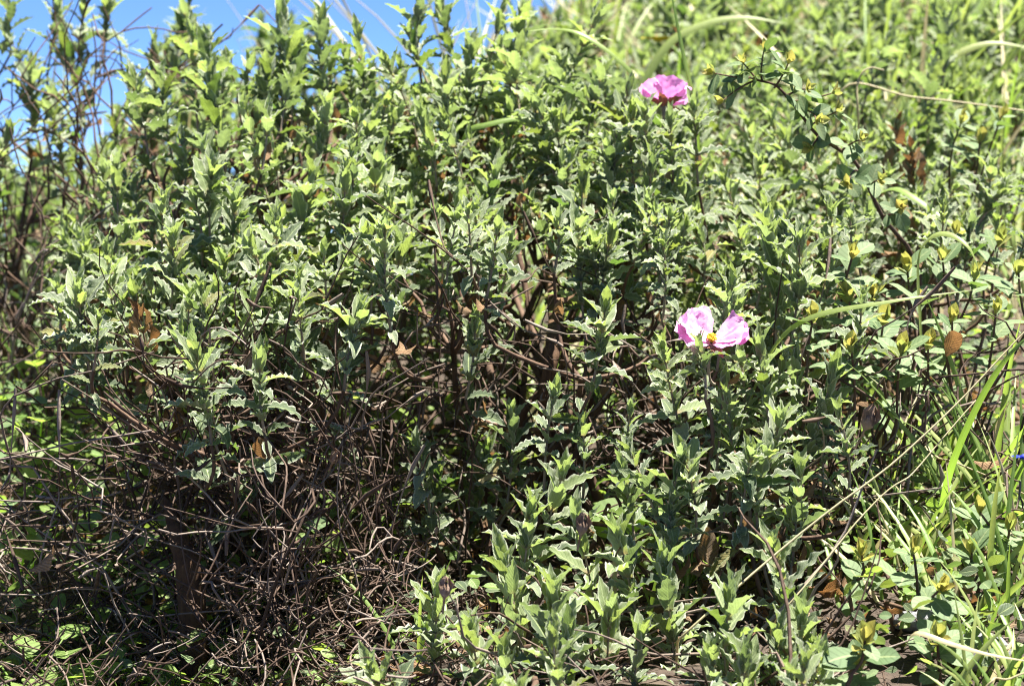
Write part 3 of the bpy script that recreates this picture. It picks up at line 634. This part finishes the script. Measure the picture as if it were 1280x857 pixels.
dead_shrub('dead shrub of fine red brown twigs raking up under the leafy canopy', b1, [sweep(b1, rng.uniform(110, 430), rng.uniform(400, 600), rng.uniform(1.38, 1.58), rng.normal(0, .03)) for _ in range(58)], r=(.0006, .0015))
b2 = gp(150, 1.56)
dead_shrub('dead shrub of grey arching twigs looping over round weed leaves', b2, [sweep(b2, rng.uniform(-20, 260), rng.uniform(470, 740), rng.uniform(1.38, 1.58), rng.normal(0, .05)) for _ in range(26)])
b3 = gp(330, 1.46)
dead_shrub('dead shrub of short knobbly twigs sprawling on dark litter', b3, [sweep(b3, rng.uniform(150, 500), rng.uniform(540, 780), rng.uniform(1.32, 1.5), rng.normal(0, .04)) for _ in range(24)])
b4 = gp(20, 1.95)
dead_shrub('dead shrub of dark crooked twigs behind the weeds', b4, [sweep(b4, rng.uniform(-30, 190), rng.uniform(150, 480), rng.uniform(1.75, 2.05), rng.normal(0, .05)) for _ in range(34)])
b8 = gp(170, 2.0)
dead_shrub('leafless shrub of dark crooked branches standing against the blue sky', b8, [sweep(b8, rng.uniform(-10, 340), rng.uniform(-10, 230), rng.uniform(1.85, 2.1), rng.normal(0, .07)) for _ in range(26)], mk='wood', r=(.0012, .0028))
b5 = gp(560, 1.6)
dead_shrub('dead shrub of curling twigs looping in front of the dark hollow', b5, [sweep(b5, rng.uniform(440, 680), rng.uniform(330, 520), rng.uniform(1.48, 1.62), rng.normal(0, .06)) for _ in range(18)])
b6 = gp(800, 1.62)
dead_shrub('dead shrub of thin twigs in shade behind the young rockroses', b6, [sweep(b6, rng.uniform(700, 900), rng.uniform(400, 560), rng.uniform(1.5, 1.65), rng.normal(0, .05)) for _ in range(14)])
b7 = gp(1085, 1.5)
dead_shrub('dead shrub of pale twigs among the grass and evergreen sprouts', b7, [sweep(b7, rng.uniform(980, 1290), rng.uniform(430, 720), rng.uniform(1.38, 1.6), rng.normal(0, .04)) for _ in range(22)])

# ------------------------------------------------------------------ grass
def blade(path, width, mb=None, fold=0.35):
    path = np.asarray(path); n = len(path); tg = np.gradient(path, axis=0); tg /= np.linalg.norm(tg, axis=1)[:, None]
    s = nrm(np.cross(tg[n//2], [0.15, -0.8, 0.55])); s = s-tg*(tg@s)[:, None]; s /= np.linalg.norm(s, axis=1)[:, None]; nn = np.cross(tg, s)
    wd = width*0.5*np.interp(np.linspace(0, 1, n), [0, .15, .6, 1], [.7, 1, .8, .04])[:, None]
    V = np.stack([path-s*wd+nn*wd*fold, path, path+s*wd+nn*wd*fold], 1).reshape(-1, 3)
    UV = np.stack([np.stack([np.full(n, u), np.linspace(0, 1, n)], 1) for u in (0, .5, 1)], 1).reshape(-1, 2)
    Q = np.array([[3*i_+j_, 3*i_+j_+1, 3*i_+j_+4, 3*i_+j_+3] for i_ in range(n-1) for j_ in (0, 1)])
    return V, Q, UV
def tuft(base, n, h, label, group=None, width=.0035, mk='grass', spread=.05, dry=.12, lean=(0, 0), cat='grass'):
    base = np.asarray(base); e = thing('grass_tuft', base, label, cat, group)
    for k in range(n):
        b = np.array([rng.normal(0, .02), rng.normal(0, .02), -.005]); b[2] = float(G(base[0]+b[0], base[1]+b[1]))-base[2]-.006
        l = h*rng.uniform(.55, 1.1); d = nrm(np.array([rng.normal(lean[0], .35), rng.normal(lean[1], .35), 1.0]))
        droop = np.array([d[0]*1.5, d[1]*1.5, -rng.uniform(0, .7)])*l*.35
        p = bez(b, b+d*l*.6, b+d*l+droop, 9); V, Q, UV = blade(p, width*rng.uniform(.6, 1.2))
        link('blade', make_mesh('blade', V, Q, [M['straw' if rng.random() < dry else mk]], UV), e)
    return e
tuft(gp(1238, 1.52), 34, .20, 'tall green grass tuft standing beside brown dry leaves', width=.005)
tuft(gp(1272, 1.47), 22, .17, 'dense green grass tuft beneath the crossing pale blade', width=.005)
tuft(gp(1235, 1.22), 16, .085, 'short bright green grass tuft beside the grey stone', width=.004, dry=.05)
tuft(gp(1268, 1.25), 14, .10, 'short fine green grass tuft behind the grey stone', width=.004, dry=.05)
tuft(gp(1020, 1.5), 14, .11, 'thin grass tuft under the rockrose with the open flower', width=.0035)
tuft(gp(1120, 1.55), 24, .13, 'grass tuft with dry straw blades among the pale twigs', dry=.45)
tuft(gp(1190, 1.45), 22, .12, 'sparse grass tuft in front of pale twigs', dry=.3)
tuft(gp(1255, 1.36), 24, .13, 'fresh green grass tuft under the small deep blue flower', width=.004, dry=.15)
tuft(gp(1140, 1.42), 20, .10, 'low mixed grass tuft behind the pair of evergreen sprouts', width=.003, dry=.35)
tuft(gp(1060, 1.44), 14, .10, 'low thin grass tuft between the flowering rockrose and the sprouts', width=.003, dry=.2)
tuft(gp(820, 1.40), 5, .10, 'few thin grass blades beside the two-shoot rockrose', width=.003)
tuft(gp(560, 1.36), 6, .10, 'few grass blades beside the low grey green rockrose', width=.0035)
for x, d, h in [(1010, 2.3, .24), (1090, 2.45, .28), (1160, 2.35, .28), (1230, 2.2, .30), (1280, 2.3, .3), (1190, 2.75, .32), (900, 2.6, .26), (820, 2.7, .25), (1040, 3.1, .32), (960, 3.2, .3), (740, 3.0, .28), (1270, 2.8, .32), (690, 3.3, .25), (1130, 3.4, .3), (850, 3.8, .3), (1240, 3.5, .3)]:
    tuft(gp(x, d), 15, h, 'long green grass tuft on the rear slope among pale rockroses', 'grass tufts on the rear slope', width=.006, dry=.22)
for x, d, h in [(430, 2.7, .48), (480, 2.9, .52), (560, 2.8, .50), (30, 2.4, .55), (110, 2.5, .58), (190, 2.6, .55), (610, 2.7, .50), (350, 2.9, .55)]:
    tuft(gp(x, d), 16, h, 'thin straw coloured grass tuft showing against the sky', 'straw tufts against the sky', width=.004, dry=.8)

def long_blade(name, pts, width, mk, label, cat='grass', fold=.35):
    p = spline([at(*q) if len(q) == 3 else q for q in pts], 24); p0 = p[0].copy()
    V, Q, UV = blade(p, width, fold=fold); o = link(name, make_mesh(name, V-p0, Q, [M[mk]], UV)); o.location = p0
    return tag(o, label, cat)
def stalk(pts, r, mk, label):
    p = wobble(spline([at(*q) for q in pts], 26), .0012); p0 = p[0].copy(); p[0, 2] = min(p[0, 2], float(G(p[0, 0], p[0, 1]))-.005) if abs(p[0, 2]-float(G(p[0, 0], p[0, 1]))) < .06 else p[0, 2]
    V, Q = tube(p-p0, np.linspace(r, r*.6, 26), 5); UV = np.tile([.3, .5], (len(V), 1))
    o = link('grass_stalk', make_mesh('grass_stalk', V, Q, [M[mk]], UV)); o.location = p0; return tag(o, label, 'stalk')
stalk([(845, 806, 1.285), (862, 785, 1.27), (985, 682, 1.29), (1085, 605, 1.30), (1150, 548, 1.31), (1210, 490, 1.32), (1290, 405, 1.33)], .0008, 'straw', 'longest pale straw stalk slanting across the low rockrose and the sprouts')
stalk([(960, 790, 1.29), (985, 757, 1.27), (1060, 665, 1.29), (1110, 610, 1.30), (1150, 580, 1.31), (1220, 500, 1.33)], .0006, 'straw', 'thinner tan straw stalk below and parallel to the longest one')
stalk([(1225, 870, 1.20), (1240, 850, 1.20), (1262, 846, 1.20), (1300, 838, 1.20)], .0008, 'straw', 'pale straw stalk lying by the grey stone')
stalk([(1060, 300, 2.0), (1052, 118, 1.95), (1150, 120, 1.94), (1290, 140, 1.93)], .0012, 'straw', 'white straw stalk lying level over the upper rockrose')
stalk([(1078, 250, 1.9), (1074, 150, 1.85), (1075, 100, 1.85), (1090, 86, 1.85), (1105, 88, 1.85)], .0011, 'straw', 'pale straw hooked over at its top above the upper rockrose')
stalk([(1150, 560, 1.5), (1200, 580, 1.46), (1290, 622, 1.45)], .0008, 'straw', 'fine pale straw drooping under the tall green grass')
long_blade('long_grass', [(1130, 810, 1.26), (1145, 790, 1.24), (1190, 804, 1.23), (1240, 818, 1.22), (1300, 828, 1.22)], .0035, 'straw', 'flat dry grass blade lying over the notched sprout')
long_blade('long_grass', [(915, 570, 1.52), (955, 455, 1.48), (1005, 400, 1.43), (1110, 377, 1.41), (1220, 362, 1.42)], .005, 'grass', 'flat pale green blade spanning level across the evergreen sprouts', fold=.15)
long_blade('long_grass', [(1150, 420, 1.48), (1146, 330, 1.47), (1160, 298, 1.46), (1185, 292, 1.45), (1212, 310, 1.44), (1226, 345, 1.44)], .0055, 'grass', 'arched yellow green blade hooping over the lemon yellow sprout')
long_blade('long_grass', [(1175, 640, 1.42), (1192, 575, 1.39), (1228, 495, 1.37), (1265, 440, 1.36), (1310, 400, 1.36)], .0048, 'grass', 'broad green blade rising beside the longest straw stalk')
long_blade('long_grass', [(770, 200, 1.80), (795, 110, 1.80), (770, 72, 1.79), (725, 42, 1.79), (690, 36, 1.80), (655, 40, 1.80)], .005, 'grass', 'yellow green blade arching over the tall rockrose')
long_blade('long_grass', [(780, 150, 2.3), (830, 60, 2.3), (880, 30, 2.3), (930, 22, 2.3), (985, 30, 2.3)], .011, 'grass', 'wide pale blade arching over the slope behind the upper flower')
long_blade('long_grass', [(875, 200, 1.72), (868, 130, 1.70), (855, 70, 1.70), (843, 10, 1.70), (835, -30, 1.70)], .0038, 'grass', 'thin upright green blade touching the upper pink flower')
long_blade('long_grass', [(1100, 240, 1.8), (1125, 236, 1.75), (1180, 272, 1.72), (1215, 295, 1.70), (1235, 310, 1.70)], .0065, 'grass', 'flat pale blade slanting below the leaning evergreen branch')
long_blade('long_grass', [(560, 240, 1.78), (580, 170, 1.76), (610, 155, 1.75), (655, 148, 1.75), (690, 158, 1.75)], .006, 'grass', 'short pale blade lying level inside the tall rockrose')
long_blade('long_grass', [(1110, 150, 2.2), (1160, 90, 2.2), (1230, 55, 2.2), (1300, 62, 2.2)], .010, 'grass', 'wide pale blade bending over the far grass')

# flowers far off and at the edge
def daisy(P, label, mk, cat, size, g=None):
    P = np.asarray(P); base = np.array([P[0], P[1], float(G(P[0], P[1]))]); e = thing('wildflower', base, label, cat, g)
    V, Q = tube(bez(np.array([0, 0, -.01]), np.array([.01, 0, (P-base)[2]*.6]), P-base, 9), .0009, 5); link('stem', make_mesh('stem', V, Q, [M['grass']], np.tile([.3, .5], (len(V), 1))), e)
    for k in range(8):
        q = k*.785; m = frame(P-base, [math.cos(q), math.sin(q), .35], [0, 0, 1], size); V, UV = SHAPES['weed'][k % 3]
        link('petal', make_mesh('petal', V@m[:3, :3].T+m[:3, 3], LQ(V), [M[mk]], UV), e)
    V, Q = tube(np.array([P-base, P-base+[0, 0, .002], P-base+[0, 0, .003]]), np.array([size*.3, size*.25, .0003]), 8); link('centre', make_mesh('centre', V, Q, [M[mk]]), e)
daisy(at(822, 52, 2.5), 'blurred yellow flower on the slope behind the upper pink flower', 'yellow', 'flower', .020)
daisy(at(1279, 573, 1.40), 'deep blue small flower among the tall green grass', 'blue', 'flower', .008)

# ------------------------------------------------------------------ dry leaves, stump, stone
def dry_leaf(P, d, n, s, label, k=0, mk='dry'):
    V, UV = SHAPES['dry'][k]; m = frame(np.zeros(3), d, n, s); o = link('dry_leaf', make_mesh('dry_leaf', V@m[:3, :3].T, LQ(V), [M[mk]], UV)); o.location = P
    return tag(o, label, 'leaf')
dry_leaf(at(1182, 445, 1.46), [.3, -.1, .5], [-.3, -1, .3], .024, 'curled dark brown dry leaf caught above the tall green grass', 2)
P = gp(50, 1.50); dry_leaf(at(36, 712, 1.40), [.6, -.2, .3], [.1, -.6, .8], .03, 'tan dry leaf lying under grey arching twigs', 0)
dry_leaf(at(1215, 575, 1.46), [.7, -.1, -.1], [0, -.5, .8], .026, 'brown dry leaf at the foot of the tall green grass', 1)
dry_leaf(at(598, 600, 1.56), [.5, -.3, .3], [0, -.4, .9], .028, 'pale dry leaf lying in the dark hollow', 3, 'straw')
sp_ = spline([gp(242, 1.50, .02), at(240, 740, 1.49), at(232, 695, 1.49), at(218, 655, 1.50), at(207, 622, 1.51)], 14)
V, Q = tube(sp_, np.interp(np.linspace(0, 1, 14), [0, .4, .7, 1], [.010, .010, .007, .002]), 9); V = V+rng.normal(0, .0007, V.shape); V0 = sp_[0]
o = link('dead_stump', make_mesh('dead_stump', V-V0, Q, [M['trunk']])); o.location = V0; tag(o, 'pointed brown dead stump among bare twigs', 'stump')
def stone(P, r, label, seed, group=None):
    rr = np.random.default_rng(seed); n, k = 9, 14; th = np.linspace(0, math.pi, n); V = []
    for a in th:
        for b in np.arange(k)*2*math.pi/k:
            q = np.array([math.sin(a)*math.cos(b), math.sin(a)*math.sin(b)*.8, math.cos(a)*.6])
            V.append(q*r*(1+.16*math.sin(3*q[0]+seed)+.12*math.sin(5*q[1]+2*seed)+.04*rr.normal()))
    Q = np.array([[i_*k+j_, i_*k+(j_+1) % k, (i_+1)*k+(j_+1) % k, (i_+1)*k+j_] for i_ in range(n-1) for j_ in range(k)])[:, ::-1]
    o = link('stone', make_mesh('stone', np.array(V), Q, [M['stone']])); o.location = P; return tag(o, label, 'stone', group)
stone(gp(1232, 1.31)+np.array([0, 0, .0]), .022, 'pale grey stone half hidden by short green grass', 3)
stone(gp(1150, 1.36)+np.array([0, 0, .003]), .014, 'small grey stone under the evergreen sprouts', 5)

# ------------------------------------------------------------------ litter and ground cover: beyond counting
def scatter_leaves(name, n, region, fams, mats_, size, label, lift=.012, weights=None, flat=.8):
    mb = MB(); mk = [M[m] for m in mats_]
    for _ in range(n):
        x, y = region(); fam = fams[int(rng.integers(len(fams)))]; k = int(rng.integers(len(SHAPES[fam]))); V, UV = SHAPES[fam][k]
        q = rng.uniform(0, 6.28); m = frame([x, y, float(G(x, y))+rng.uniform(.001, lift)], [math.cos(q), math.sin(q), rng.normal(0, .35)], [rng.normal(0, flat), rng.normal(0, flat)-.2, 1], rng.uniform(*size))
        mb.add(V@m[:3, :3].T+m[:3, 3], LQ(V), int(rng.choice(len(mk), p=weights)), UV)
    o = link(name, mb.mesh(name, mk)); return tag(o, label, kind='stuff')
def reg(px0, px1, d0, d1):
    def f():
        d = math.sqrt(rng.uniform(d0*d0, d1*d1)); px = rng.uniform(px0, px1); return (px-640)*SENSOR/LENS/1280*d, d
    return f
scatter_leaves('leaf_litter', 2200, reg(-80, 1360, 1.33, 2.1), ['dry'], ['dry'], (.008, .018), 'brown dry leaf litter on the soil', .02, None)
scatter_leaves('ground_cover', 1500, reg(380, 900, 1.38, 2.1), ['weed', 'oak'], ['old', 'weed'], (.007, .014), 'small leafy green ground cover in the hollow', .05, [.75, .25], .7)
scatter_leaves('ground_cover', 3000, reg(-150, 420, 1.5, 2.6), ['weed', 'oak'], ['oak', 'weed'], (.010, .022), 'small leafy green ground cover behind the bare twigs', .12, [.4, .6], .7)
scatter_leaves('ground_cover', 350, reg(-80, 420, 1.25, 1.55), ['weed', 'oak'], ['oak', 'weed'], (.008, .016), 'small leafy green ground cover beneath the bare twigs', .05, [.4, .6], .7)
scatter_leaves('ground_cover', 1100, reg(1060, 1340, 1.25, 1.95), ['weed', 'oak'], ['oak', 'weed', 'old'], (.006, .014), 'small leafy green ground cover under the grass and sprouts', .06, [.3, .25, .45], .8)
mb = MB()
for _ in range(3600):
    x, y = reg(-60, 620, 1.17, 1.75)() if rng.random() < .72 else reg(600, 1340, 1.17, 1.8)()
    l = rng.uniform(.006, .034); q = rng.uniform(0, 6.28); z = float(G(x, y))+rng.uniform(.001, .085 if x < -.06 else .015)
    d = np.array([math.cos(q), math.sin(q), rng.normal(0, .6)])*l; p = np.array([x, y, z])
    path = bez(p-d/2, p+rng.normal(0, .2, 3)*l, p+d/2, 5); V, Q = tube(path, np.full(5, rng.uniform(.0003, .0008)), 4); mb.add(V, Q, 0)
tag(link('twig_litter', mb.mesh('twig_litter', [M['deadwood']])), 'broken grey brown twig litter on the soil', kind='stuff')
mb = MB()
for _ in range(5000):
    px = rng.uniform(600, 1400); d = rng.uniform(1.95, 7.0); x = (px-640)*SENSOR/LENS/1280*d
    if px < 680 and d > 3: continue
    l = rng.uniform(.06, .2); b = np.array([x, d, float(G(x, d))-.005]); dr = nrm(np.array([rng.normal(0, .4), rng.normal(0, .4), 1]))
    V, Q, UV = blade(bez(b, b+dr*l*.6, b+dr*l+np.array([dr[0], dr[1], -.4])*l*.4, 5), rng.uniform(.003, .007)); mb.add(V, Q, int(rng.random() < .35), UV)
tag(link('meadow_grass', mb.mesh('meadow_grass', [M['grass'], M['straw']])), 'mixed green and straw grass covering the rear slope', kind='stuff')
print('rest', round(time.time()-T0, 1))

# ------------------------------------------------------------------ hand the leaves out: the ones that show largest are objects, the rest one mesh per plant
prox = np.array([[-.17, .35, 0], [.17, .35, 0], [.17, .8, 0], [-.17, .8, 0], [0, 0, 0], [0, 1, 0]])
MATS = np.array([l[0] for p in PLANTS for l in p.leaves])
W = np.einsum('nij,kj->nki', MATS[:, :3, :3], prox) + MATS[:, None, :3, 3]
nL = len(W); idx = np.arange(nL)[:, None]*6
tri = np.concatenate([idx+[0, 1, 2], idx+[0, 2, 3], idx+[0, 1, 4], idx+[3, 2, 5]], 1).reshape(-1, 3)
tree = BVHTree.FromPolygons(W.reshape(-1, 3).tolist(), tri.tolist())
cc = Vector(CAM.tolist()); n0 = 0; n_obj = 0
test = np.array([[0, .55, 0], [0, .85, 0], [.1, .5, 0], [-.1, .7, 0]])
for p in PLANTS:
    n = len(p.leaves)
    if not n: continue
    m = MATS[n0:n0+n]; T = np.einsum('nij,kj->nki', m[:, :3, :3], test) + m[:, None, :3, 3]
    px, py, d = project(T); size = np.linalg.norm(m[:, :3, 1], axis=1)
    view = m[:, :3, 3]-CAM; view /= np.linalg.norm(view, axis=1)[:, None]
    nn = m[:, :3, 2]/size[:, None]; area = (size/d[:, 0])**2*(.25+np.abs((nn*view).sum(1)))
    score = np.zeros(n)
    for i_ in range(n):
        vis = 0
        for k in range(4):
            if not (0 <= px[i_, k] <= 1280 and 0 <= py[i_, k] <= 857): continue
            q = Vector(T[i_, k].tolist()); dr = q-cc; L_ = dr.length
            hit = tree.ray_cast(cc, dr.normalized(), L_+.001)
            if hit[2] is None or hit[2]//4 == n0+i_ or hit[3] > L_-.003: vis += 1
        score[i_] = area[i_]*vis
    order = np.argsort(-score)[:p.cap]; chosen = set(int(i_) for i_ in order if score[i_] > 0)
    inv = np.eye(4); inv[:3, 3] = -p.base
    keys = []; mb = MB(); slots = []
    for i_, (mm, fam, k, mk, par, nm) in enumerate(p.leaves):
        if i_ in chosen:
            link(nm, leaf_mesh(fam, k, mk), par, inv@mm); n_obj += 1
        else:
            if mk not in slots: slots.append(mk)
            V, UV = SHAPES[fam][k]; mb.add(V@mm[:3, :3].T+mm[:3, 3]-p.base, LQ(V), slots.index(mk), UV)
    if mb.V:
        f = link('foliage', mb.mesh('foliage', [M[s] for s in slots]), p.e); f['kind'] = 'stuff'
    n0 += n
print('leaves', nL, 'leaf objects', n_obj, 'objects', len(bpy.data.objects), round(time.time()-T0, 1))
